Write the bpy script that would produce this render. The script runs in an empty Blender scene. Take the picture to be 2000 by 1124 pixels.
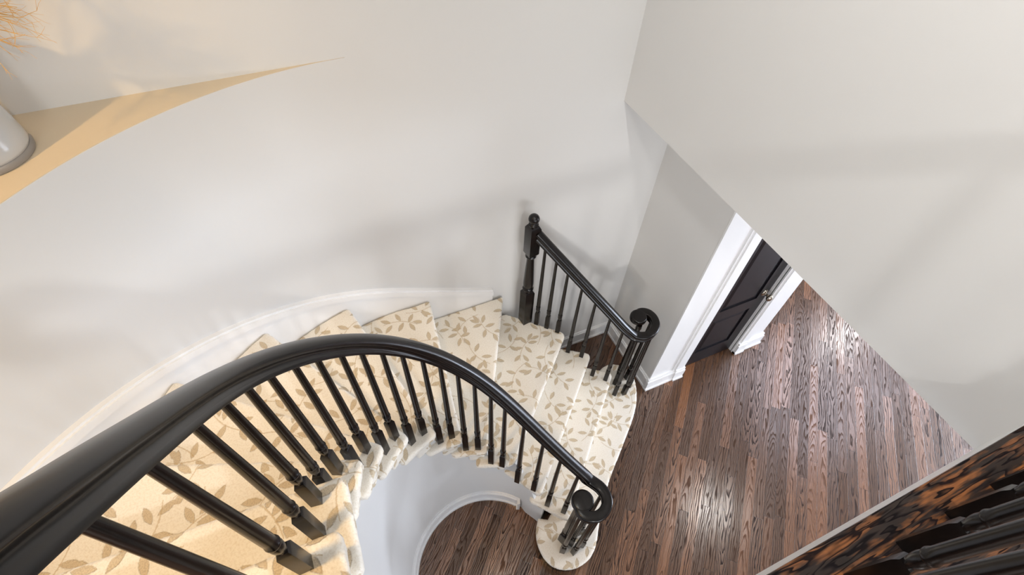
import bpy, bmesh, math, random
from mathutils import Vector, Matrix
random.seed(7)
PI = math.pi
R = math.radians
D = bpy.data
SC = bpy.context.scene
COL = SC.collection
sin, cos = math.sin, math.cos

# ------------------------------------------------------------------ camera
p_, r_, y_ = .9060, -.04988, .45276           # pitch down, roll, heading
F = Vector((sin(y_)*cos(p_), cos(y_)*cos(p_), -sin(p_)))
Rt = Vector((cos(y_), -sin(y_), 0)); Dn = F.cross(Rt)
cr = cos(r_)*Rt + sin(r_)*Dn; cd = -sin(r_)*Rt + cos(r_)*Dn
cam = D.cameras.new('camera'); cam.sensor_width = 36; cam.lens = 987.8/2000*36
cam.clip_start = .02; cam.clip_end = 60
camo = D.objects.new('camera', cam); COL.objects.link(camo)
M = Matrix((cr, -cd, -F)).transposed().to_4x4(); M.translation = (0, 0, 4.0)
camo.matrix_world = M
SC.camera = camo

# ------------------------------------------------------------------ world, exposure, lights
w = D.worlds.new('world'); SC.world = w; w.use_nodes = True
w.node_tree.nodes['Background'].inputs[0].default_value = (.75, .85, 1, 1)
w.node_tree.nodes['Background'].inputs[1].default_value = .6
SC.view_settings.view_transform = 'Standard'; SC.view_settings.look = 'None'
SC.view_settings.gamma = 1; SC.view_settings.use_curve_mapping = False
SC.view_settings.exposure = 0.16


def area(name, loc, target, sx, sy, power, col):
    l = D.lights.new(name, 'AREA'); l.shape = 'RECTANGLE'; l.size = sx; l.size_y = sy
    l.energy = power; l.color = col
    o = D.objects.new(name, l); COL.objects.link(o); o.location = loc
    d = Vector(target) - Vector(loc)
    o.rotation_euler = d.to_track_quat('-Z', 'Y').to_euler()
    return o


def spot(name, loc, target, power, col, ang=120, rad=.05, blend=.6):
    l = D.lights.new(name, 'SPOT'); l.energy = power; l.color = col
    l.spot_size = R(ang); l.spot_blend = blend; l.shadow_soft_size = rad
    o = D.objects.new(name, l); COL.objects.link(o); o.location = loc
    d = Vector(target) - Vector(loc)
    o.rotation_euler = d.to_track_quat('-Z', 'Y').to_euler()
    return o


# upstairs hall ceiling lamps, stairwell lamp, foyer down-lights, daylight of the door and foyer window, added fills
area('hall_ceiling_light', (.67, -1.9, 5.15), (.5, 1.0, 2.0), .10, .10, 33, (1, .99, .975))
area('stairwell_ceiling_light', (.55, .75, 5.2), (.55, .75, 0), .35, .35, 7, (1, .99, .975))
area('hall_left_fill', (-1.1, -1.7, 4.3), (1.6, .1, 3.2), 1.2, 1.2, 38, (1, 1, .985))  # added area light, brightens the upper right wall; no window here
area('foyer_window_light', (8.7, -1.2, 1.5), (2, .5, 0.4), 2.6, 2.0, 500, (.76, .85, 1))
area('entry_door_light', (1.6, -4.6, 1.4), (1.4, 1, .9), 1.8, 2.2, 66, (.9, .94, 1))
spot('under_landing_fill', (.3, -1.7, 2.3), (1.95, 1.5, 1.2), 95, (1, .98, .96), 50, .12, .8)  # added spot that lifts the foyer side wall, no fixture modelled
area('foyer_sheen_fill', (5.9, 1.3, 2.46), (5.9, 1.3, 0), 3.0, 1.8, 44, (.78, .82, 1))  # bluish panel put in for the broad sheen on the floor
spot('upper_wall_fill', (-.1, .1, 5.2), (1.6, .45, 3.7), 110, (1, .99, .97), 84, .12, 1.0)  # extra spot added only to lighten the upper right wall
spot('foyer_downlight', (3.06, .47, 2.44), (3.06, .47, 0), 30, (1, .96, .92), 150, .07)
spot('hall_downlight', (6.5, 1.73, 2.44), (6.5, 1.73, 0), 40, (1, .98, .96), 150, .09)
spot('niche_spotlight', (-1.55, 1.05, 4.3), (-.9, 1.9, 3.1), 52, (1, .64, .26), 80, .03, .9)
spot('stair_spotlight', (-.75, .35, 5.2), (-.60, .66, 2.3), 150, (1, .62, .22), 46, .06, .9)


# ------------------------------------------------------------------ material helpers
def lin(c):
    return tuple(((v/12.92) if v <= .04045 else ((v+.055)/1.055)**2.4) for v in c)


def rgb(r, g, b): return (*lin((r/255, g/255, b/255)), 1)


class NT:
    def __init__(s, name):
        s.m = D.materials.new(name); s.m.use_nodes = True
        s.t = s.m.node_tree; s.b = s.t.nodes['Principled BSDF']

    def n(s, typ, **kw):
        nd = s.t.nodes.new(typ)
        for k, v in kw.items(): setattr(nd, k, v)
        return nd

    def set(s, sock, v):
        if hasattr(v, 'is_output') or isinstance(v, bpy.types.NodeSocket): s.t.links.new(v, sock)
        else: sock.default_value = v

    def math(s, op, a, b=0.0, c=0.0, clamp=False):
        nd = s.n('ShaderNodeMath', operation=op, use_clamp=clamp)
        s.set(nd.inputs[0], a); s.set(nd.inputs[1], b); s.set(nd.inputs[2], c)
        return nd.outputs[0]

    def mix(s, f, a, b, mode='MIX'):
        nd = s.n('ShaderNodeMix', data_type='RGBA', blend_type=mode)
        s.set(nd.inputs[0], f); s.set(nd.inputs[6], a); s.set(nd.inputs[7], b)
        return nd.outputs[2]

    def noise(s, v, scale, detail=3, rough=.5, dist=0, dim='3D'):
        nd = s.n('ShaderNodeTexNoise', noise_dimensions=dim)
        s.set(nd.inputs['Vector'], v); nd.inputs['Scale'].default_value = scale
        nd.inputs['Detail'].default_value = detail; nd.inputs['Roughness'].default_value = rough
        nd.inputs['Distortion'].default_value = dist
        return nd.outputs[0]

    def comb(s, x, y, z=0.0):
        nd = s.n('ShaderNodeCombineXYZ')
        for i, v in enumerate((x, y, z)): s.set(nd.inputs[i], v)
        return nd.outputs[0]

    def sep(s, v):
        nd = s.n('ShaderNodeSeparateXYZ'); s.set(nd.inputs[0], v); return nd.outputs

    def ramp(s, f, stops):
        nd = s.n('ShaderNodeValToRGB'); s.set(nd.inputs[0], f)
        el = nd.color_ramp.elements
        while len(el) < len(stops): el.new(.5)
        for e, (p, c) in zip(el, stops): e.position = p; e.color = c
        return nd.outputs[0]

    def bump(s, h, strength=.3, dist=.01):
        nd = s.n('ShaderNodeBump'); nd.inputs['Strength'].default_value = strength
        nd.inputs['Distance'].default_value = dist; s.set(nd.inputs['Height'], h)
        s.t.links.new(nd.outputs[0], s.b.inputs['Normal'])

    def base(s, c): s.set(s.b.inputs['Base Color'], c)

    def P(s, **kw):
        for k, v in kw.items(): s.b.inputs[k.replace('_', ' ')].default_value = v


def plain(name, col, rough=.5, metal=0, coat=0, nscale=0, nstr=.1):
    q = NT(name); q.base(col); q.P(Roughness=rough, Metallic=metal)
    q.b.inputs['Coat Weight'].default_value = coat; q.b.inputs['Coat Roughness'].default_value = .08
    if nscale:
        co = q.n('ShaderNodeTexCoord').outputs['Object']
        n = q.noise(co, nscale, 3)
        q.bump(n, nstr, .002)
    return q.m


M_WALL = plain('wall_paint', rgb(219, 218, 216), .75, nscale=90, nstr=.05)
M_NICHE = plain('ledge_paint', rgb(214, 198, 172), .75, nscale=90, nstr=.05)
M_TRIM = plain('white_trim_paint', rgb(240, 240, 240), .35, nscale=25, nstr=.02)
M_CEIL = plain('ceiling_paint', rgb(232, 230, 226), .85, nscale=60, nstr=.05)
M_CHROME = plain('polished_nickel', rgb(190, 180, 165), .15, 1)
M_CERAM = plain('grey_glazed_ceramic', rgb(190, 192, 193), .18, 0, .6, 6, .02)
M_FOOT = plain('grey_ceramic_foot', rgb(140, 135, 130), .4, 0, 0, 30, .05)
M_TWIG = plain('dried_twig', rgb(222, 176, 104), .7, 0, 0, 60, .2)

q = NT('black_lacquered_wood')
co = q.n('ShaderNodeTexCoord').outputs['Object']
mp = q.n('ShaderNodeMapping'); q.set(mp.inputs[0], co); mp.inputs['Scale'].default_value = (9, 9, 1.5)
g = q.noise(mp.outputs[0], 3, 5, .6, .5)
q.base(q.ramp(g, [(.3, rgb(9, 7, 7)), (.75, rgb(20, 14, 12))]))
q.P(Roughness=.27); q.b.inputs['Specular IOR Level'].default_value = .34; q.b.inputs['Coat Weight'].default_value = .12; q.b.inputs['Coat Roughness'].default_value = .12
M_BLACK = q.m
M_DOOR = plain('black_door_paint', rgb(17, 16, 22), .38, 0, 0, 40, .04)


def wood(name, diag, pw, plen, dark, mid, light, gs=1.0, gap=True, rough=.26, ring=11, kk=.93, hot=False):
    """stained oak strips; grain runs along u"""
    q = NT(name)
    co = q.n('ShaderNodeTexCoord').outputs['Object']
    x, y, z = q.sep(co)
    a = R(diag)
    u = q.math('ADD', q.math('MULTIPLY', x, cos(a)), q.math('MULTIPLY', y, sin(a)))
    v = q.math('ADD', q.math('MULTIPLY', x, -sin(a)), q.math('MULTIPLY', y, cos(a)))
    vr = q.math('DIVIDE', v, pw)
    row = q.math('FLOOR', vr)
    wn = q.n('ShaderNodeTexWhiteNoise', noise_dimensions='1D'); q.set(wn.inputs['W'], row)
    ur = q.math('ADD', q.math('DIVIDE', u, plen), q.math('MULTIPLY', wn.outputs[0], 7.31))
    colm = q.math('FLOOR', ur)
    idv = q.comb(row, colm)
    wn2 = q.n('ShaderNodeTexWhiteNoise', noise_dimensions='2D'); q.set(wn2.inputs['Vector'], idv)
    rnd = wn2.outputs[0]
    cr_, cg_, cb_ = q.sep(wn2.outputs[1])
    # cathedral grain: contour lines of a stretched noise, different in every board
    vl = q.math('SUBTRACT', q.math('FRACT', vr), .5)
    ns = q.noise(q.comb(q.math('MULTIPLY', u, 4*gs), q.math('MULTIPLY', v, 22*gs), q.math('MULTIPLY', rnd, 53)), 1, 2, .5, .3)
    ns2 = q.noise(q.comb(q.math('MULTIPLY', u, 1.7*gs), q.math('MULTIPLY', v, 4*gs), q.math('MULTIPLY', cb_, 71)), 1, 1)
    vc = q.math('ADD', vl, q.math('MULTIPLY', q.math('SUBTRACT', ns2, .5), .9))
    cath = q.math('ADD', q.math('MULTIPLY', u, q.math('MULTIPLY', ring, q.math('SUBTRACT', 1.2, q.math('MULTIPLY', cr_, 1.9)))), q.math('MULTIPLY', q.math('MULTIPLY', vc, vc), 10))
    strt = q.math('ADD', q.math('MULTIPLY', vl, 4.5), q.math('MULTIPLY', u, 1.1))
    sel = q.math('GREATER_THAN', cg_, .55)
    f0 = q.math('ADD', q.math('MULTIPLY', cath, sel), q.math('MULTIPLY', strt, q.math('SUBTRACT', 1.0, sel)))
    rings = q.math('FRACT', q.math('ADD', q.math('ADD', f0, q.math('MULTIPLY', ns, 4.2)), q.math('MULTIPLY', rnd, 9)))
    if hot: rings = q.math('FRACT', q.math('MULTIPLY', q.noise(q.comb(q.math('MULTIPLY', u, 3.0), q.math('MULTIPLY', v, 24)), 1, 3, .55, .3), 9))
    saw = q.math('MULTIPLY', q.math('SUBTRACT', rings, .42, clamp=True), 2.6, clamp=True)
    saw = q.math('MULTIPLY', saw, q.math('MULTIPLY', q.math('SUBTRACT', 1.0, rings), 14, clamp=True))
    # pores: fine streaks
    pv = q.comb(q.math('MULTIPLY', u, 14*gs), q.math('MULTIPLY', v, 330*gs), rnd)
    pores = q.noise(pv, 1, 3, .6)
    big = q.noise(q.comb(q.math('MULTIPLY', u, .8), q.math('MULTIPLY', v, 5), q.math('MULTIPLY', rnd, 11)), 1.5, 2)
    tone = q.math('ADD', q.math('MULTIPLY', cr_, .55), q.math('MULTIPLY', big, .45))
    bc = q.mix(tone, dark, mid)
    bc = q.mix(q.math('MULTIPLY', q.math('SUBTRACT', cb_, .45, clamp=True), 1.1), bc, light)
    if hot:
        hn = q.noise(q.comb(q.math('MULTIPLY', u, 5), q.math('MULTIPLY', v, 44)), 1, 4, .62, .2)
        bc = q.mix(q.math('MULTIPLY', q.math('SUBTRACT', hn, .48, clamp=True), 6.5, clamp=True), dark, light)
    blk = (.006, .004, .005, 1)
    bc = q.mix(q.math('MULTIPLY', saw, q.math('MULTIPLY', kk, 1.0 if hot else q.math('ADD', .35, q.math('MULTIPLY', rnd, .6)))), bc, blk)
    pm = q.math('MULTIPLY', q.math('SUBTRACT', .5, pores, clamp=True), 3.2, clamp=True)
    bc = q.mix(q.math('MULTIPLY', pm, .5), bc, blk)
    h = q.math('SUBTRACT', 1.0, q.math('MULTIPLY', saw, .5))
    if gap:
        fv = q.math('FRACT', vr); fu = q.math('FRACT', ur)
        e1 = q.math('LESS_THAN', q.math('MINIMUM', fv, q.math('SUBTRACT', 1.0, fv)), .018)
        e2 = q.math('LESS_THAN', q.math('MINIMUM', fu, q.math('SUBTRACT', 1.0, fu)), .0012)
        e = q.math('MAXIMUM', e1, e2)
        bc = q.mix(q.math('MULTIPLY', e, .7), bc, blk)
        h = q.math('SUBTRACT', h, q.math('MULTIPLY', e, 1.2))
    q.base(bc)
    q.set(q.b.inputs['Roughness'], q.math('ADD', rough, q.math('MULTIPLY', saw, .3)))
    inv = q.math('SUBTRACT', 1.0, q.math('MULTIPLY', saw, .8))
    inv = q.math('MULTIPLY', inv, q.math('ADD', .7, q.math('MULTIPLY', cb_, .6)))
    q.set(q.b.inputs['Specular IOR Level'], q.math('MULTIPLY', inv, .95 if gap else .35))
    q.set(q.b.inputs['Coat Weight'], q.math('MULTIPLY', inv, .5 if gap else .1)); q.b.inputs['Coat Roughness'].default_value = .24; q.b.inputs['Coat IOR'].default_value = 1.7
    q.bump(h, .25, .0012)
    return q.m


M_FLOOR = wood('dark_stained_oak_strips', 45, .076, .95, rgb(80, 54, 34), rgb(110, 73, 44), rgb(160, 100, 50))
M_NOSE = wood('stained_oak_landing', 0, .23, 3.0, rgb(34, 20, 12), rgb(70, 40, 20), rgb(140, 84, 40), gs=1.0, gap=False, rough=.34, ring=9, kk=.97, hot=True)


def carpet():
    q = NT('cream_leaf_carpet')
    uv = q.n('ShaderNodeTexCoord').outputs['UV']
    wob = q.n('ShaderNodeTexNoise'); q.set(wob.inputs['Vector'], uv); wob.inputs['Scale'].default_value = 160
    wv = q.n('ShaderNodeVectorMath', operation='MULTIPLY_ADD')
    q.set(wv.inputs[0], wob.outputs[1]); wv.inputs[1].default_value = (.007, .007, 0); q.set(wv.inputs[2], uv)
    P0 = wv.outputs[0]
    total = None; lines = None
    for li, (sc, off) in enumerate(((3.9, (0, 0)), (3.9, (.137, .171)))):
        ad = q.n('ShaderNodeVectorMath', operation='ADD'); q.set(ad.inputs[0], P0); ad.inputs[1].default_value = (off[0], off[1], 0)
        vo = q.n('ShaderNodeTexVoronoi', voronoi_dimensions='2D', feature='F1')
        q.set(vo.inputs['Vector'], ad.outputs[0]); vo.inputs['Scale'].default_value = sc; vo.inputs['Randomness'].default_value = .35
        sb = q.n('ShaderNodeVectorMath', operation='SUBTRACT'); q.set(sb.inputs[0], ad.outputs[0]); q.set(sb.inputs[1], vo.outputs['Position'])
        cr_, cg_, cb_ = q.sep(vo.outputs['Color'])
        rt = q.n('ShaderNodeVectorRotate', rotation_type='Z_AXIS'); q.set(rt.inputs['Vector'], sb.outputs[0])
        q.set(rt.inputs['Angle'], q.math('MULTIPLY', cr_, 6.28))
        x, y, z = q.sep(rt.outputs[0])
        # curved stem along x:  y = 4 x^2 - .02
        xs = q.math('SUBTRACT', y, q.math('SUBTRACT', q.math('MULTIPLY', q.math('MULTIPLY', x, x), 2.4), .012))
        ln = q.math('LESS_THAN', q.math('ABSOLUTE', xs), .0024)
        ln = q.math('MULTIPLY', ln, q.math('LESS_THAN', q.math('ABSOLUTE', x), .105))
        lines = ln if lines is None else q.math('MAXIMUM', lines, ln)
        if li == 0:
            leaves = ((-.075, .032, 125), (-.06, -.035, -110), (-.005, .03, 70), (.02, -.042, -55), (.07, .045, 60), (.095, -.01, -15), (-.11, -.005, 175))
        else:
            leaves = ((-.045, .034, 115), (.0, -.042, -80), (.05, .036, 50), (.085, -.012, -30))
        for (cx, cy, an) in leaves:
            a = R(an); L, W = .037, .0145
            dx = q.math('SUBTRACT', x, cx); dy = q.math('SUBTRACT', y, cy)
            lu = q.math('MULTIPLY_ADD', dx, cos(a)/L, q.math('MULTIPLY', dy, sin(a)/L))
            lv = q.math('MULTIPLY_ADD', dx, -sin(a)/W, q.math('MULTIPLY', dy, cos(a)/W))
            s = q.math('SUBTRACT', q.math('SUBTRACT', 1.0, q.math('MULTIPLY', lu, lu)), q.math('ABSOLUTE', lv))
            s = q.math('MULTIPLY', s, 4, clamp=True)
            total = s if total is None else q.math('MAXIMUM', total, s)
    fuzz = q.noise(uv, 300, 3, .65)
    fine = q.noise(uv, 150, 3, .6)
    soft = q.noise(uv, 7, 2, .5)
    base = q.mix(soft, rgb(247, 240, 227), rgb(251, 246, 236))
    loop = q.n('ShaderNodeTexVoronoi', voronoi_dimensions='2D', feature='F1'); q.set(loop.inputs['Vector'], uv); loop.inputs['Scale'].default_value = 230
    lf = q.mix(q.math('MULTIPLY', loop.outputs[0], 1.3, clamp=True), rgb(214, 194, 158), rgb(176, 150, 108))
    c = q.mix(q.math('MULTIPLY', total, .7), base, lf)
    c = q.mix(q.math('MULTIPLY', lines, .5), c, rgb(196, 170, 126))
    c = q.mix(q.math('MULTIPLY', q.math('SUBTRACT', .55, fine, clamp=True), 1.0), c, rgb(190, 165, 125))
    q.base(c); q.P(Roughness=.95)
    q.b.inputs['Specular IOR Level'].default_value = .1
    q.b.inputs['Sheen Weight'].default_value = .15
    h = q.math('ADD', q.math('MULTIPLY', fuzz, .5), q.math('MULTIPLY', q.math('SUBTRACT', 1.0, q.math('MAXIMUM', total, lines)), .9))
    q.bump(h, .75, .005)
    return q.m


M_CARPET = carpet()


# ------------------------------------------------------------------ mesh helpers
def obj(name, bm, mat, parent=None, smooth=None):
    bmesh.ops.recalc_face_normals(bm, faces=bm.faces[:])
    me = D.meshes.new(name); bm.to_mesh(me); bm.free()
    if mat: me.materials.append(mat)
    if smooth is not None:
        for p in me.polygons: p.use_smooth = True
        if smooth < 180:
            try: me.set_sharp_from_angle(angle=R(smooth))
            except Exception: pass
    o = D.objects.new(name, me); COL.objects.link(o)
    if parent: o.parent = parent; o.matrix_parent_inverse = parent.matrix_world.inverted()
    return o


def struct(name, bm, mat, smooth=None):
    o = obj(name, bm, mat, None, smooth); o['kind'] = 'structure'; return o


def thing(name, label, cat, loc=(0, 0, 0), group=None):
    o = D.objects.new(name, None); COL.objects.link(o); o.location = loc; o.empty_display_size = .1
    o['label'] = label; o['category'] = cat
    if group: o['group'] = group
    bpy.context.view_layer.update()
    return o


def prism(bm, pts, z0, z1):
    lo = [bm.verts.new((x, y, z0)) for x, y in pts]; hi = [bm.verts.new((x, y, z1)) for x, y in pts]
    n = len(pts)
    bm.faces.new(lo[::-1]); bm.faces.new(hi)
    for i in range(n): bm.faces.new((lo[i], lo[(i+1) % n], hi[(i+1) % n], hi[i]))


def box(bm, x0, x1, y0, y1, z0, z1): prism(bm, [(x0, y0), (x1, y0), (x1, y1), (x0, y1)], z0, z1)


def BX(*a):
    bm = bmesh.new()
    for b in a: box(bm, *b)
    return bm


def bevel(bm, w=.002, seg=2, ang=40):
    e = [e for e in bm.edges if len(e.link_faces) == 2 and e.calc_face_angle(0) > R(ang)]
    bmesh.ops.bevel(bm, geom=e, offset=w, segments=seg, affect='EDGES', clamp_overlap=True)
    return bm


def lathe(bm, prof, c, seg=20):
    rings = []
    for r, z in prof:
        rings.append([bm.verts.new((c[0]+r*cos(2*PI*i/seg), c[1]+r*sin(2*PI*i/seg), z)) for i in range(seg)])
    for a, b in zip(rings, rings[1:]):
        for i in range(seg): bm.faces.new((a[i], a[(i+1) % seg], b[(i+1) % seg], b[i]))
    bm.faces.new(rings[0][::-1]); bm.faces.new(rings[-1])


def catmull(P, n=8):
    P = [Vector(p) for p in P]; Q = [2*P[0]-P[1]] + P + [2*P[-1]-P[-2]]; out = []
    for i in range(1, len(Q)-2):
        a, b, c_, d = Q[i-1], Q[i], Q[i+1], Q[i+2]
        for k in range(n):
            t = k/n
            out.append(.5*((2*b)+(c_-a)*t+(2*a-5*b+4*c_-d)*t*t+(3*b-a-3*c_+d)*t**3))
    out.append(Q[-2]); return out


def sweep(bm, path, prof, cap=True, prof2=None, wgt=None):
    """profile (s, u): s across (horizontal), u up"""
    rings = []
    n = len(path)
    for i, p in enumerate(path):
        if prof2: f = wgt[i]; pr = [(a[0]*(1-f)+b[0]*f, a[1]*(1-f)+b[1]*f) for a, b in zip(prof, prof2)]
        else: pr = prof
        T = (path[min(i+1, n-1)] - path[max(i-1, 0)]).normalized()
        S = T.cross(Vector((0, 0, 1)))
        S = S.normalized() if S.length > 1e-4 else Vector((1, 0, 0))
        U = S.cross(T)
        rings.append([bm.verts.new(p + S*s + U*u) for s, u in pr])
    m = len(prof)
    for a, b in zip(rings, rings[1:]):
        for i in range(m): bm.faces.new((a[i], a[(i+1) % m], b[(i+1) % m], b[i]))
    if cap: bm.faces.new(rings[0]); bm.faces.new(rings[-1][::-1])


def wallpath(bm, pts, z0, z1, th):
    """vertical wall along a plan polyline; th = thickness to the left of travel; z0/z1 number or list"""
    n = len(pts); V = [Vector((*p, 0)) for p in pts]; off = []
    for i in range(n):
        T = (V[min(i+1, n-1)]-V[max(i-1, 0)]).normalized(); off.append(Vector((-T.y, T.x, 0))*th)
    g = lambda a, i: a[i] if isinstance(a, (list, tuple)) else a
    q = []
    for i in range(n):
        q.append([bm.verts.new((V[i].x, V[i].y, g(z0, i))), bm.verts.new((V[i].x, V[i].y, g(z1, i))),
                  bm.verts.new((V[i].x+off[i].x, V[i].y+off[i].y, g(z1, i))), bm.verts.new((V[i].x+off[i].x, V[i].y+off[i].y, g(z0, i)))])
    for a, b in zip(q, q[1:]):
        for k in range(4): bm.faces.new((a[k], a[(k+1) % 4], b[(k+1) % 4], b[k]))
    bm.faces.new(q[0]); bm.faces.new(q[-1][::-1])


# ------------------------------------------------------------------ key numbers
CX, CY = .203, .577          # centre of the stair curve
RI, RO = .503, 1.438         # inner and outer curved wall
RS = .2200                   # riser
YW = 2.015                   # straight stair wall
X2 = 1.60                    # upper wall / edge of the opening
ZS = 2.485                   # first floor ceiling
ZL = 2.8275                   # landing (upper floor)
ZT = 5.3                     # top ceiling
LED = 2.98                   # niche ledge


def arc(r, a0, a1, n=40, cx=CX, cy=CY):
    return [(cx+r*cos(R(a0+(a1-a0)*i/n)), cy+r*sin(R(a0+(a1-a0)*i/n))) for i in range(n+1)]


# ------------------------------------------------------------------ room shell
struct('floor', BX((-3, 9, -5.2, 4.6, -.05, 0)), M_FLOOR)
bm = bmesh.new()
wallpath(bm, [(2.01, YW), (CX, YW)], 0, LED, -.12)
wallpath(bm, [(2.13, YW), (2.01, YW)], 0, ZS, -.12)
struct('wall_stair_lower', bm, M_WALL)
bm = bmesh.new()
wallpath(bm, arc(RO, 90, 180, 60) + [(CX-RO, .3), (CX-RO, 0.0)], 0, LED-.002, -.10)
struct('wall_stair_curved', bm, M_WALL, 30)
struct('wall_stair_upper', BX((-2.3, X2+.1, YW, YW+.12, LED, ZT)), M_WALL)
# niche ledge
bm = bmesh.new()
prism(bm, [(x, y) for x, y in arc(RO+.0015, 90, 180, 60)] + [(-2.3, CY), (-2.3, YW+.0005)], LED-.03, LED)
struct('ledge', bm, M_NICHE)
struct('wall_niche_left', BX((-2.36, -2.3, CY, YW, LED, ZT)), M_WALL)
struct('wall_niche_front', BX((-2.3, CX-RO-.1, CY-.1, CY, LED, ZT)), M_WALL)
struct('wall_hall_left', BX((CX-RO-.1, CX-RO, -3.1, CY, LED, ZT), (CX-RO-.1, CX-RO, -3.1, 0, 0, LED)), M_WALL)
struct('wall_hall_back', BX((CX-RO, X2, -3.2, -3.1, ZL, ZT)), M_WALL)
struct('wall_upper_right', BX((X2, X2+.12, -3.2, YW, ZS, ZT)), M_WALL)
struct('ceiling_upper', BX((-2.4, X2+.12, -3.2, YW+.12, ZT, ZT+.08)), M_CEIL)
struct('ceiling_lower', BX((X2+.12, 9, -5.2, 4.6, ZS, ZS+.08)), M_CEIL)
# foyer walls
struct('wall_foyer_side', BX((2.01, 2.13, 1.365+.12, YW, 0, ZS)), M_WALL)
DX0, DX1, DH = 2.372, 2.950, 2.03
struct('wall_door', BX((2.01, DX0-.01, 1.365, 1.485, 0, ZS), (DX1+.01, 3.235, 1.365, 1.485, 0, ZS), (DX0-.01, DX1+.01, 1.365, 1.485, DH+.01, ZS)), M_WALL)
struct('wall_closet_side', BX((3.115, 3.235, 1.485, 4.5, 0, ZS)), M_WALL)
struct('wall_foyer_back', BX((3.1, 9, 4.5, 4.6, 0, ZS)), M_WALL)
struct('wall_foyer_right', BX((8.9, 9, -5.2, 4.5, 0, ZS)), M_WALL)
struct('wall_foyer_front', BX((-3, 9, -5.3, -5.2, 0, ZS)), M_WALL)
struct('wall_under_landing', BX((-1.3, -1.2, -5.2, -.07, 0, ZL-.32)), M_WALL)

# inner curved wall below the treads, with stepped top hidden behind the tread ends
ANG = {3: 28, 4: 47, 5: 67, 6: 84.5, 7: 101, 8: 118.5, 9: 136.5, 10: 154, 11: 171}
inner = [(.672, .722), (.640, .775), (.606, .832), (.588, .898)]
iz = [2*RS, 2*RS, 3*RS, 3*RS]
for i in range(49):
    a = 47 + (180-47)*i/48
    k = max(kk for kk in ANG if ANG[kk] <= a+.01)
    inner.append((CX+RI*cos(R(a)), CY+RI*sin(R(a)))); iz.append(k*RS)
inner += [(CX-RI, .45), (CX-RI, .22), (CX-RI, -.06)]; iz += [11*RS, 12*RS, 12*RS]
bm = bmesh.new(); wallpath(bm, inner, 0, [z-.06 for z in iz], -.03)
struct('wall_stair_inner', bm, M_WALL, 30)


# ------------------------------------------------------------------ baseboards
def baseboard(name, pts, side=1, h=.15):
    """moulded baseboard, proud of the wall to the right of travel when side=1"""
    bm = bmesh.new()
    for i, (t, z0, z1) in enumerate(((.026, 0, .022), (.016, .022, h-.03), (.022, h-.03, h-.012), (.012, h-.012, h))):
        wallpath(bm, pts, z0, z1, -t*side)
    return struct(name, bm, M_TRIM, 30)


baseboard('baseboard_stair', [(.95, YW), (2.01, YW)], 1)
baseboard('baseboard_foyer_side', [(2.01, YW-.024), (2.01, 1.341)], 1)
baseboard('baseboard_inner', [(.574, .865)][::-1] + [p for p in arc(RI, 40, 180, 60)] + [(CX-RI, .2)], -1)


# skirt along the curved wall
def sk_z(s):  # s = arc length from x=.823 going up the stair
    return 1.215 + .4835*s


pth = []; L = 0
st = [(x, YW) for x in (.823, .62, .41)] + arc(RO, 90, 178, 60) + [(CX-RO, .45), (CX-RO, .3)]
prev = None
for p in st:
    if prev: L += math.hypot(p[0]-prev[0], p[1]-prev[1])
    pth.append((p, sk_z(L))); prev = p
bm = bmesh.new()
wallpath(bm, [p for p, z in pth], [z-.55 for p, z in pth], [z-.03 for p, z in pth], .014)
struct('trim_stair_skirt', bm, M_TRIM, 30)
bm = bmesh.new()
wallpath(bm, [p for p, z in pth], [z-.050 for p, z in pth], [z-.012 for p, z in pth], .034)
wallpath(bm, [p for p, z in pth], [z-.012 for p, z in pth], [z for p, z in pth], .024)
struct('trim_stair_skirt_cap', bm, M_TRIM, 30)

# ------------------------------------------------------------------ landing
bm = bmesh.new()
box(bm, CX-RO, X2, -3.1, -.075, ZL-.30, ZL-.022)
box(bm, CX-RO, -.33, -.075, .205, ZL-.30, ZL-.022)
struct('ceiling_under_landing', bm, M_CEIL)
bm = bmesh.new()
box(bm, -.30, X2, -.085, -.070, 2.517, ZL-.022)
struct('trim_landing_fascia', bm, M_TRIM)
bm = bmesh.new()
box(bm, -.26, X2, -.29, -.0655, ZL-.022, ZL)
bevel(bm, .008, 3)
struct('floor_landing_nosing', bm, M_NOSE, 40)
bm = bmesh.new()
box(bm, CX-RO, X2, -3.1, -.29, ZL-.022, ZL)
box(bm, CX-RO, -.26, -.29, .225, ZL-.022, ZL)
struct('floor_landing', bm, M_FLOOR)

# ------------------------------------------------------------------ staircase
stair = thing('staircase', 'curved staircase with cream carpet patterned with tan leaves', 'staircase', (1.2, 1.0, 0))
NI = {2: (.783, .575), 3: (.640, .742), 4: (.520, .925), 5: (.372, .982), 6: (.247, 1.019), 7: (.122, 1.020), 8: (-.008, .966),
      9: (-.111, .878), 10: (-.181, .766), 11: (-.222, .646), 12: (-.229, .432), 13: (-.235, .225)}
NO = {2: (1.622, 1.418), 3: (1.452, 1.535), 4: (1.268, 1.660), 5: (.905, 1.998), 6: (.375, 1.998), 7: (-.115, 1.968), 8: (-.527, 1.800),
      9: (-.880, 1.520), 10: (-1.115, 1.130), 11: (-1.220, .700), 12: (-1.220, .442), 13: (-1.220, .225)}


def roundpoly(pts, rad, n=5):
    """round listed corners: pts = [(x, y, r or None)]"""
    out = []; m = len(pts)
    for i in range(m):
        x, y, r = pts[i]
        if not r: out.append((x, y)); continue
        p = Vector((x, y)); a = Vector(pts[i-1][:2])-p; b = Vector(pts[(i+1) % m][:2])-p
        ra = min(r, a.length*.45, b.length*.45)
        A = p + a.normalized()*ra; B = p + b.normalized()*ra
        for k in range(n+1):
            t = k/n; q_ = A*(1-t)**2 + p*2*t*(1-t) + B*t*t; out.append((q_.x, q_.y))
    return out


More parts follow.
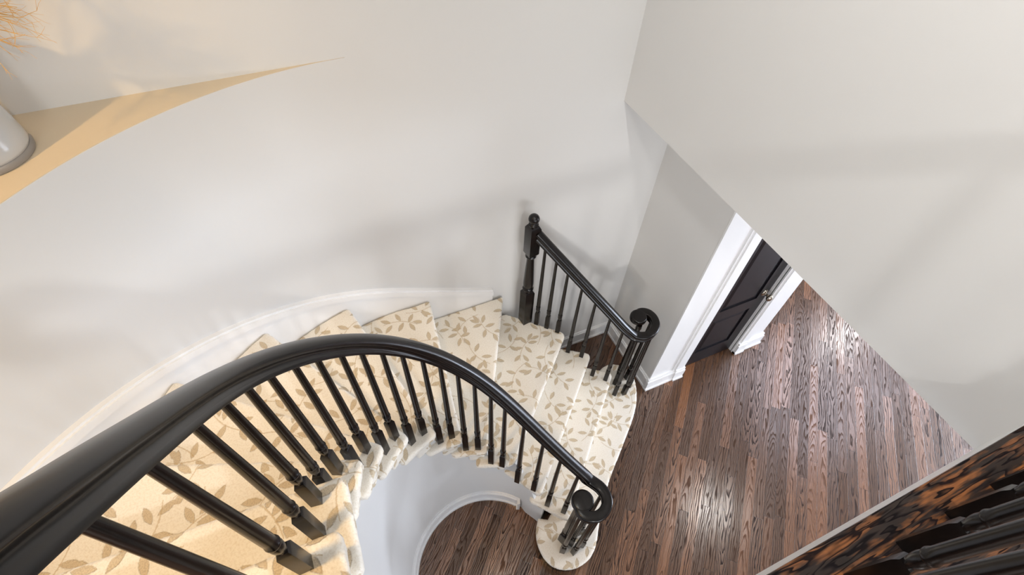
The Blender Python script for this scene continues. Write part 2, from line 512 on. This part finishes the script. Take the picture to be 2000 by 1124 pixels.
def resample(pts, step=.012):
    out = []
    for i in range(len(pts)):
        a = Vector(pts[i]); b = Vector(pts[(i+1) % len(pts)]); d = (b-a).length
        n = max(1, int(d/step))
        for k in range(n): q_ = a.lerp(b, k/n); out.append((q_.x, q_.y))
    return out


def area2(p): return sum(p[i][0]*p[(i+1) % len(p)][1]-p[(i+1) % len(p)][0]*p[i][1] for i in range(len(p)))


def normals(pts):
    n = len(pts); out = []
    for i in range(n):
        T = Vector(pts[(i+2) % n]) - Vector(pts[i-2]); T.normalize(); out.append((T.y, -T.x))
    return out


def carpet_block(name, outline, rings, seed, close_bottom=True):
    """outline CCW; rings = list of (inset, z)"""
    if area2(outline) < 0: outline = outline[::-1]
    P = resample(outline); N = normals(P); rnd = random.Random(seed)
    bm = bmesh.new(); uvl = bm.loops.layers.uv.new('UVMap')
    per = [0]
    for i in range(len(P)): per.append(per[-1] + math.dist(P[i], P[(i+1) % len(P)]))
    R_ = []
    for j, (ins, z) in enumerate(rings):
        rr = []
        for i, (p, nn) in enumerate(zip(P, N)):
            jt = 0 if j == 0 else rnd.uniform(-.0017, .0017)
            rr.append(bm.verts.new((p[0]-nn[0]*(ins+jt), p[1]-nn[1]*(ins+jt), z + (0 if j < 2 else rnd.uniform(-.0012, .0012)))))
        R_.append(rr)
    ox, oy = rnd.uniform(-3, 3), rnd.uniform(-3, 3)
    f = bm.faces.new(R_[0])
    for l in f.loops: l[uvl].uv = (l.vert.co.x+ox, l.vert.co.y+oy)
    n = len(P); s = 0
    for j in range(len(R_)-1):
        s1 = s + math.dist((rings[j][0], rings[j][1]), (rings[j+1][0], rings[j+1][1]))
        for i in range(n):
            k = (i+1) % n
            f = bm.faces.new((R_[j][k], R_[j][i], R_[j+1][i], R_[j+1][k]))
            if s1 < .045:     # keep the pattern flowing over the rounded edge
                for l in f.loops: l[uvl].uv = (l.vert.co.x+ox, l.vert.co.y+oy)
            else:
                for l, (uu, vv) in zip(f.loops, ((per[i+1], s), (per[i], s), (per[i], s1), (per[i+1], s1))): l[uvl].uv = (uu+ox, vv+oy)
        s = s1
    if close_bottom: bm.faces.new(R_[-1][::-1])
    bmesh.ops.triangulate(bm, faces=[f for f in bm.faces if len(f.verts) > 4])
    return obj(name, bm, M_CARPET, stair, 60)


def edge_rings(z, t=.054):
    return [(.022, z), (.014, z-.0008), (.007, z-.0035), (.002, z-.009), (0, z-.018), (0, z-.032), (.003, z-.044), (.010, z-t+.002), (.024, z-t)]


def inner_pts(k):
    """inner end of tread k from its own nosing to just behind the next one"""
    return [NI[k], NI[k+1]]


for k in range(2, 13):
    I0, O0, I1, O1 = (Vector(v) for v in (NI[k], NO[k], NI[k+1], NO[k+1]))
    back = (I1-I0).normalized()*.075; backo = (O1-O0).normalized()*.06
    Ib, Ob = I1+back, O1+backo
    if k >= 5:
        def onarc(p, q_=CX):
            v = Vector((p.x-CX, p.y-CY))
            if p.x > CX: return Vector((p.x, min(p.y, 1.998)))
            if p.y < CY: return Vector((CX-RO+.018, p.y))
            return Vector((CX, CY)) + v.normalized()*(RO-.015)
        mids = [onarc(O0.lerp(Ob, t)) for t in (.2, .4, .6, .8)]
        Ob = onarc(Ob); O0 = onarc(O0)
    else:
        mids = []
    if 4 < k < 11:   # inner end bows with the wall
        ri = ((Vector((I0.x-CX, I0.y-CY))).length + (Vector((Ib.x-CX, Ib.y-CY))).length)/2
        mid = O0.lerp(O0, 0)
        m = (I0+Ib)/2; v = Vector((m.x-CX, m.y-CY)); m = Vector((CX, CY)) + v.normalized()*(v.length*.4+ri*.6)
        inn = [m]
    else:
        inn = []
    rO = .05 if k <= 4 else .02
    poly = [(*I0, .03), (*O0, rO)] + [(*m, None) for m in mids] + [(*Ob, .02), (*Ib, .03)] + [(*m, None) for m in inn]
    if k == 4:
        poly = [(*I0, .045), (*O0, .05), (.925, 1.99, .02), (.80, 1.99, .02), (*Ib, .03)]
    out = roundpoly(poly, .04)
    if k < 12: carpet_block('tread', out, edge_rings(k*RS), k*7+1)
    else: carpet_block('tread', out, edge_rings(k*RS), k*7+1)
    # riser under this nosing
    dirI = (I1-I0).normalized(); ax = (O0-I0).normalized()
    nrm = Vector((-ax.y, ax.x)); nrm = nrm if nrm.dot(I1-I0) > 0 else -nrm
    a = I0 + ax*.045 + nrm*.022; b = O0 - ax*(.03 if k < 5 else -.004) + nrm*.022
    c_ = b + nrm*.10; d_ = a + dirI*.10
    if k >= 5: c_ = onarc(c_); b = onarc(b)
    ins = Vector((0, 0))
    out = roundpoly([(*a, .03), (*b, .02 if k < 5 else None), (*c_, None), (*d_, .02)], .03)
    carpet_block('riser', out, [(.012, k*RS-.02), (0, k*RS-.03), (0, k*RS-.09), (0, k*RS-.15), (0, (k-1)*RS-.004)], k*7+2, False)

# landing nosing carpet edge (last riser up to the landing)
carpet_block('riser', [(-.20, .25), (CX-RO+.005, .25), (CX-RO+.005, .15), (-.20, .15)], [(.01, ZL-.028), (0, ZL-.035), (0, ZL-.12), (0, 12*RS-.004)], 991, False)

# bottom step: bull-nosed at both ends
t1 = [(.640, .715), (.590, .640), (.566, .555), (.570, .475), (.600, .410), (.655, .362), (.730, .336), (.815, .338), (.890, .368), (.955, .430), (1.03, .525),
      (1.12, .620), (1.233, .739), (1.45, .915), (1.654, 1.085), (1.755, 1.190), (1.825, 1.300), (1.860, 1.400), (1.850, 1.490), (1.800, 1.555),
      (1.730, 1.588), (1.660, 1.580), (1.600, 1.548), (1.555, 1.49), (1.40, 1.37), (.85, .80), (.70, .68)]
t1s = [(p.x, p.y) for p in catmull([(*p, 0) for p in t1], 4)]
carpet_block('tread', t1s, edge_rings(RS, .055), 5)
bm = bmesh.new()
q1 = t1s if area2(t1s) > 0 else t1s[::-1]
N1 = normals(q1); prism(bm, [(p[0]-n_[0]*.022, p[1]-n_[1]*.022) for p, n_ in zip(q1, N1)], 0.0, RS-.05)
obj('step_base', bm, M_BLACK, stair, 40)
# closed white sides of the free-standing lower steps
bm = bmesh.new()
for k in (2, 3, 4):
    I0, O0, I1, O1 = (Vector(v) for v in (NI[k], NO[k], NI[k+1], NO[k+1]))
    ax = (O0-I0).normalized(); nrm = Vector((-ax.y, ax.x))
    nrm = nrm if nrm.dot(I1-I0) > 0 else -nrm
    if k < 4: pts = [I0+ax*.12+nrm*.05, O0-ax*.05+nrm*.05, O1-ax*.05+nrm*.045, I1+ax*.12+nrm*.045]
    else: pts = [I0+ax*.12+nrm*.05, O0-ax*.05+nrm*.05, Vector((.92, 1.95)), Vector((.80, 1.95)), I1+ax*.12+nrm*.04]
    prism(bm, [tuple(p) for p in pts], 0, k*RS-.05)
obj('side_panel', bm, M_TRIM, stair)

# ------------------------------------------------------------------ balusters and rails
HB = .030


def sqblock(bm, c, h, z0, z1, ang, ch=.008):
    """square block with chamfered shoulders"""
    rings = []
    for s, z in ((h, z0), (h, z1-ch), (h*.72, z1)):
        rings.append([bm.verts.new((c[0]+s*math.sqrt(2)*cos(ang+PI/4+PI/2*i), c[1]+s*math.sqrt(2)*sin(ang+PI/4+PI/2*i), z)) for i in range(4)])
    for a, b in zip(rings, rings[1:]):
        for i in range(4): bm.faces.new((a[i], a[(i+1) % 4], b[(i+1) % 4], b[i]))
    bm.faces.new(rings[0][::-1]); bm.faces.new(rings[-1])


def baluster(parent, c, z0, z1, ang, hb=.17, r=.0165):
    bm = bmesh.new()
    zb = z0+hb
    sqblock(bm, c, r, z0-.004, zb, ang, .014)
    prof = [(r*.74, zb-.004), (r*.70, zb+.004), (r*.78, zb+.010), (r*.92, zb+.020), (r*.98, zb+.034), (r*.92, zb+.046), (r*.86, zb+.050),
            (r*1.0, zb+.052), (r*1.06, zb+.057), (r*1.0, zb+.062), (r*.90, zb+.065), (r*.92, zb+.09), (r*.80, zb+(z1-zb)*.5), (r*.62, z1-.05), (r*.58, z1+.012)]
    lathe(bm, prof, c, 18)
    return obj('baluster', bm, M_BLACK, parent, 40)


HW = .0295
PROF = [(-HW*.80, 0), (-HW*.82, .010), (-HW*.74, .013), (-HW*.58, .017), (-HW*.53, .023), (-HW*.60, .029), (-HW*.85, .033), (-HW*.97, .037), (-HW, .043), (-HW*.93, .050), (-HW*.72, .0575), (-HW*.38, .0612), (0, .062)]
PROF = PROF + [(-s, u) for s, u in PROF[-2::-1]]
HV = .0305
PROFV = [(-HV*.80, 0), (-HV*.82, .010), (-HV*.74, .013), (-HV*.58, .017), (-HV*.55, .022), (-HV*.66, .028), (-HV*.88, .031), (-HV*.97, .035), (-HV, .042), (-HV*.97, .051), (-HV*.86, .059), (-HV*.66, .0615), (0, .062)]
PROFV = PROFV + [(-s, u) for s, u in PROFV[-2::-1]]


def rail_from(parent, ctrl, n=10, name='handrail', zc=0):
    pth_ = catmull(ctrl, n)
    wg = [max(0.0, min(1.0, (zc - p.z)/.08)) if zc else 0.0 for p in pth_]
    bm = bmesh.new(); sweep(bm, pth_, PROF, True, PROFV, wg)
    return obj(name, bm, M_BLACK, parent, 50)


def volute_eye(parent, c, z, r):
    bm = bmesh.new()
    lathe(bm, [(r*.6, z), (r*.65, z+.012), (r*.85, z+.018), (r*.98, z+.026), (r*1.0, z+.036), (r*1.0, z+.048), (r*.97, z+.056), (r*.90, z+.0615), (r*.80, z+.0632), (.002, z+.0634)], c, 40)
    return obj('volute_eye', bm, M_BLACK, parent, 50)


def turned_newel(parent, c, z0, z1, ang, s=.024):
    bm = bmesh.new()
    sqblock(bm, c, s, z0-.004, z0+.17, ang, .015)
    b = z0+.17
    lathe(bm, [(s*.75, b-.005), (s*.8, b+.01), (s*1.05, b+.02), (s*.8, b+.032), (s*1.0, b+.045), (s*1.1, b+.06), (s*.85, b+.075), (s*1.0, b+.085), (s*.9, b+.10),
               (s*1.0, b+.20), (s*.86, b+.42), (s*.72, z1-.04), (s*.9, z1-.03), (s*.8, z1+.008)], c, 28)
    return obj('newel_post', bm, M_BLACK, parent, 40)


# --- long inner railing
rail = thing('stair_railing', 'long black curved railing on the inner edge, down to a scroll over the bottom step', 'railing', (.76, .50, RS), None)
BAL = [(2, .778, .644, 1.202), (2, .698, .727, 1.312), (3, .617, .802, 1.452), (3, .541, .890, 1.585), (4, .460, .955, 1.722), (4, .403, .999, 1.823),
       (5, .336, 1.034, 1.930), (5, .269, 1.059, 2.023), (6, .200, 1.072, 2.122), (6, .133, 1.071, 2.212), (7, .060, 1.059, 2.317), (7, -.008, 1.033, 2.414),
       (8, -.071, .993, 2.515), (8, -.127, .947, 2.610), (9, -.184, .889, 2.709), (9, -.230, .828, 2.805), (10, -.270, .756, 2.901), (10, -.297, .682, 2.989),
       (11, -.313, .602, 3.088), (11, -.321, .505, 3.200), (12, -.320, .381, 3.340), (12, -.318, .275, 3.463)]
ctrl = [(x, y, z) for k, x, y, z in BAL]
sm = [Vector(c) for c in ctrl]
for _ in range(2):
    sm = [sm[0]] + [(sm[i-1]+sm[i]*2+sm[i+1])/4 for i in range(1, len(sm)-1)] + [sm[-1]]
ZV = 1.138
LV = [(.802, .618), (.832, .582), (.856, .542), (.863, .498), (.850, .456), (.818, .427), (.775, .416), (.735, .426), (.708, .450), (.701, .480), (.710, .502), (.726, .512)]
vz = [1.160, 1.143] + [ZV]*10
vol = [(x, y, z) for (x, y), z in zip(LV, vz)]
up = [(-.317, .16, 3.590), (-.317, .05, 3.680), (-.302, -.06, 3.705), (-.245, -.125, 3.706), (-.15, -.143, 3.70), (0, -.143, 3.70), (.4, -.143, 3.70), (1.0, -.143, 3.70), (1.598, -.143, 3.70)]
rail_from(rail, [tuple(v) for v in reversed(vol)] + [tuple(v) for v in sm] + up[:5], zc=ZV+.085)
rail_up = up[4:]
volute_eye(rail, (.732, .514), ZV, .061)


def tang(i, L_):
    a = Vector(L_[max(i-1, 0)]); b = Vector(L_[min(i+1, len(L_)-1)]); d = b-a
    return math.atan2(d.y, d.x)


cnt = {}
for i, (k, x, y, zt) in enumerate(BAL):
    cnt[k] = cnt.get(k, 0)+1
    hb = .175 if cnt[k] == 1 else .225
    baluster(rail, (x, y), k*RS, sm[i].z+.004, tang(i, [(b[1], b[2]) for b in BAL]), hb)
turned_newel(rail, (.734, .524), RS, ZV+.01, R(20))
for (x, y) in ((.700, .462), (.766, .423), (.838, .442), (.860, .515), (.775, .478)):
    baluster(rail, (x, y), RS, ZV+.006, math.atan2(y-.52, x-.745), .15)

# landing balusters
land = thing('landing_railing', 'row of black turned balusters on the dark wooden edge of the upper landing', 'railing', (.9, -.144, ZL))
rail_from(land, rail_up)
for m in range(-6, 6):
    x = .904 + .1535*m
    if x > 1.55 or x < -.25: continue
    baluster(land, (x, -.144), ZL, 3.708, 0, .175, .0165)

# --- short outer railing
r2 = thing('stair_railing', 'short straight black railing by the wall, from ball-topped post to scroll', 'railing', (1.03, 1.85, 4*RS), None)
B2 = [(4, 1.103, 1.822, 1.695), (4, 1.157, 1.760, 1.607), (4, 1.211, 1.693, 1.526), (3, 1.292, 1.622, 1.420), (3, 1.367, 1.545, 1.325), (2, 1.457, 1.465, 1.219), (2, 1.532, 1.388, 1.126)]
# straight line fit
s0 = Vector((1.060, 1.862, 1.760)); s1 = Vector((1.560, 1.358, 1.098))
d01 = s1-s0
ZW = 1.070
RV = [(1.580, 1.350, 1.084), (1.612, 1.326, ZW+.003), (1.650, 1.308, ZW), (1.692, 1.304, ZW), (1.742, 1.322, ZW), (1.780, 1.358, ZW), (1.796, 1.407, ZW), (1.788, 1.452, ZW), (1.764, 1.478, ZW), (1.735, 1.487, ZW), (1.712, 1.480, ZW), (1.700, 1.466, ZW)]
straight = [tuple(s0.lerp(s1, t)) for t in (-.04, .2, .4, .6, .8, .93)]
rail_from(r2, straight + RV, zc=ZW+.085)
volute_eye(r2, (1.702, 1.456), ZW, .060)
for (k, x, y, z) in B2:
    t = max(0, min(1, (Vector((x, y, 0))-Vector((s0.x, s0.y, 0))).dot(Vector((d01.x, d01.y, 0)))/(d01.x**2+d01.y**2)))
    pnt = s0.lerp(s1, t)
    baluster(r2, ((x+pnt.x)/2, (y+pnt.y)/2), k*RS, pnt.z+.004, R(-45), .15, .0155)
turned_newel(r2, (1.690, 1.410), RS, ZW+.01, R(40))
for (x, y) in ((1.627, 1.328), (1.700, 1.303), (1.775, 1.345), (1.796, 1.415), (1.760, 1.480)):
    baluster(r2, (x, y), RS, ZW+.006, math.atan2(y-1.40, x-1.71), .15)
# ball-topped newel post on the fourth step
bm = bmesh.new()
c = (1.036, 1.880); s = .036; z0 = 4*RS; an = R(-45)*0 + R(8)
sqblock(bm, c, s, z0-.004, 1.245, an, .02)
lathe(bm, [(s*.78, 1.24), (s*.8, 1.255), (s*1.02, 1.262), (s*1.08, 1.272), (s*.95, 1.281), (s*.78, 1.288), (s*.95, 1.300), (s*1.0, 1.318), (s*.98, 1.35), (s*.86, 1.45),
           (s*.70, 1.56), (s*.66, 1.59), (s*.95, 1.598), (s*1.0, 1.606), (s*.8, 1.618), (s*.78, 1.632)], c, 32)
rings = []
for ss, z in ((s*.8, 1.618), (s, 1.632), (s, 1.850), (s*.72, 1.872)):
    rings.append([bm.verts.new((c[0]+ss*math.sqrt(2)*cos(an+PI/4+PI/2*i), c[1]+ss*math.sqrt(2)*sin(an+PI/4+PI/2*i), z)) for i in range(4)])
for a, b in zip(rings, rings[1:]):
    for i in range(4): bm.faces.new((a[i], a[(i+1) % 4], b[(i+1) % 4], b[i]))
bm.faces.new(rings[0][::-1]); bm.faces.new(rings[-1])
nw = obj('newel_post', bm, M_BLACK, r2, 40)
bm = bmesh.new()
rb = .034
lathe(bm, [(s*.7, 1.868), (s*.85, 1.876), (s*.85, 1.882), (s*.55, 1.888), (s*.5, 1.893)] +
      [(rb*sin(R(a)), 1.893+rb*.93-rb*cos(R(a))) for a in range(30, 180, 12)] + [(.001, 1.893+rb*1.93)], c, 32)
obj('ball_finial', bm, M_BLACK, nw, 60)

# ------------------------------------------------------------------ door in the foyer
YD = 1.390
bm = bmesh.new()
# jamb lining + casings left and right with stepped mouldings
for (a, b, f) in ((2.010, 2.235, .012), (2.235, 2.262, .022), (2.262, DX0-.03, .030), (DX0-.03, DX0, .018)):
    box(bm, a, b, 1.365-f, 1.366, .0, ZS)
for (a, b, f) in ((DX1, DX1+.03, .018), (DX1+.03, DX1+.105, .030), (DX1+.105, DX1+.135, .022), (DX1+.135, 3.235, .012)):
    box(bm, a, b, 1.365-f, 1.366, .0, ZS)
box(bm, DX0-.010, DX0, 1.36, 1.485, 0, DH); box(bm, DX1, DX1+.010, 1.36, 1.485, 0, DH)
box(bm, DX0-.01, DX1+.01, 1.335, 1.485, DH, DH+.1)
bevel(bm, .002, 1)
struct('trim_door_casing', bm, M_TRIM)
# plinth / baseboard round the casing
bm = bmesh.new()
for (a, b, f) in ((1.986, 2.262, .034), (2.262, DX0-.004, .046), (DX1+.004, DX1+.105, .046), (DX1+.105, 3.262, .034)):
    box(bm, a, b, 1.365-f, 1.3655, 0, .125); box(bm, a+.004, b-.004, 1.365-f+.008, 1.3655, .125, .155)
    box(bm, a-.004 if a < 2 else a, b+.004 if b > 3.2 else b, 1.365-f-.010, 1.3655, 0, .022)
box(bm, 3.235, 3.262, 1.3655, 4.4, 0, .15)
struct('baseboard_door', bm, M_TRIM)

door = struct('door_1', BX((DX0+.003, DX1-.003, YD+.012, YD+.035, .008, DH-.003)), M_DOOR)
bm = bmesh.new()
st = .105
px0, px1 = DX0+st, DX1-st
for b in ((DX0+.003, px0, 0), (px1, DX1-.003, 0)): box(bm, b[0], b[1], YD, YD+.013, .008, DH-.003)
for z0_, z1_ in ((.008, .215), (.70, .835), (DH-.12, DH-.003)): box(bm, px0, px1, YD, YD+.013, z0_, z1_)
bevel(bm, .003, 2)
obj('door_frame', bm, M_DOOR, door)
for z0_, z1_ in ((.215, .70), (.835, DH-.12)):
    bm = bmesh.new()
    a = .045
    lo = [(px0+.012, z0_+.012), (px1-.012, z0_+.012), (px1-.012, z1_-.012), (px0+.012, z1_-.012)]
    hi = [(px0+a, z0_+a), (px1-a, z0_+a), (px1-a, z1_-a), (px0+a, z1_-a)]
    A = [bm.verts.new((x, YD+.013, z)) for x, z in lo]; B = [bm.verts.new((x, YD+.003, z)) for x, z in hi]
    for i in range(4): bm.faces.new((A[i], A[(i+1) % 4], B[(i+1) % 4], B[i]))
    bm.faces.new(B); bm.faces.new(A[::-1])
    obj('door_panel', bm, M_DOOR, door)
for hz in (.335, 1.066, 1.80):
    bm = bmesh.new(); box(bm, DX0-.006, DX0+.010, YD-.004, YD+.004, hz-.042, hz+.042)
    lathe(bm, [(.0055, hz-.046), (.0055, hz+.046)], (DX0+.001, YD-.007), 10)
    obj('hinge', bm, M_CHROME, door)['label'] = 'nickel hinge'
# knob with rosette (axis along -y)
bm = bmesh.new()
kx, kz = DX1-.052, .885
prof = [(.030, 0), (.031, .004), (.027, .009), (.014, .012), (.010, .020), (.010, .036), (.018, .042), (.026, .050), (.029, .060), (.026, .070), (.016, .077), (.001, .079)]
rr = []
for r0, d in prof: rr.append([bm.verts.new((kx+r0*cos(2*PI*i/24), YD-d, kz+r0*1.15*sin(2*PI*i/24))) for i in range(24)])
for a, b in zip(rr, rr[1:]):
    for i in range(24): bm.faces.new((a[i], a[(i+1) % 24], b[(i+1) % 24], b[i]))
bm.faces.new(rr[0]); bm.faces.new(rr[-1][::-1])
obj('door_knob', bm, M_CHROME, door, 60)['label'] = 'polished nickel knob'

# ------------------------------------------------------------------ vase with dried twigs on the ledge
VC = (-.925, 1.790)
vase = thing('vase', 'light grey glazed vase holding dried golden twigs, on the high ledge above the curved wall', 'vase', (*VC, LED))
bm = bmesh.new()
lathe(bm, [(.100, LED+.012), (.116, LED+.020), (.121, LED+.034), (.120, LED+.06), (.108, LED+.20), (.094, LED+.33), (.086, LED+.38), (.090, LED+.40), (.084, LED+.402), (.078, LED+.38), (.088, LED+.3), (.10, LED+.1), (.02, LED+.05)], VC, 56)
obj('vase_body', bm, M_CERAM, vase, 60)
bm = bmesh.new(); lathe(bm, [(.112, LED), (.122, LED+.003), (.124, LED+.014), (.118, LED+.022), (.05, LED+.022)], VC, 56)
obj('vase_foot', bm, M_FOOT, vase, 50)['label'] = 'darker grey foot ring'


def tube(bm, path, rads, seg=5):
    rings = []; n = len(path)
    for i, p in enumerate(path):
        T = (path[min(i+1, n-1)]-path[max(i-1, 0)]).normalized()
        A = T.orthogonal().normalized(); B = T.cross(A)
        rings.append([bm.verts.new(p+(A*cos(2*PI*k/seg)+B*sin(2*PI*k/seg))*rads[i]) for k in range(seg)])
    for a, b in zip(rings, rings[1:]):
        for k in range(seg): bm.faces.new((a[k], a[(k+1) % seg], b[(k+1) % seg], b[k]))


rt = random.Random(11)


def grow(bm, p, d, ln, r, depth):
    n = 5; path = [p.copy()]; dd = d.normalized(); q_ = p.copy()
    for i in range(n):
        dd = (dd + Vector((rt.uniform(-1, 1), rt.uniform(-1, 1), rt.uniform(-1, 1)))*.22).normalized()
        q_ = q_ + dd*ln/n; q_.y = min(q_.y, 1.975); path.append(q_.copy())
    tube(bm, path, [r*(1-.5*i/n) for i in range(n+1)])
    if depth > 0:
        for _ in range(3 if depth > 1 else 2):
            i = rt.randint(2, n)
            nd = (dd + Vector((rt.uniform(-1, 1), rt.uniform(-1, 1), rt.uniform(-1, 1)))*.85).normalized()
            grow(bm, path[i], nd, ln*.62, r*.55, depth-1)


tw = thing('dried_twigs', 'bunch of dried golden twigs spreading out of the grey vase', 'twigs', (*VC, LED+.06))
for i in range(34):
    a = rt.uniform(0, 2*PI) if i > 19 else rt.uniform(-.7, .5)
    d = Vector((cos(a)*rt.uniform(.3, .9), sin(a)*rt.uniform(.3, .9), 1))
    if i <= 19: d = Vector((rt.uniform(.7, 1.0), rt.uniform(-.45, .1), rt.uniform(-.25, .3)))
    bm = bmesh.new()
    base_ = Vector((VC[0]+cos(a)*.015, VC[1]+sin(a)*.015, LED+.07))
    dn = d.normalized()
    mouth = Vector((VC[0]+dn.x*.06, VC[1]+dn.y*.06, LED+.41))
    tube(bm, [base_, mouth], [.0025, .0022])
    grow(bm, mouth, d, .16 if i <= 19 else .24, .0030 if i <= 19 else .0022, 3 if i <= 19 else 4)
    obj('twig', bm, M_TWIG, tw, 60)
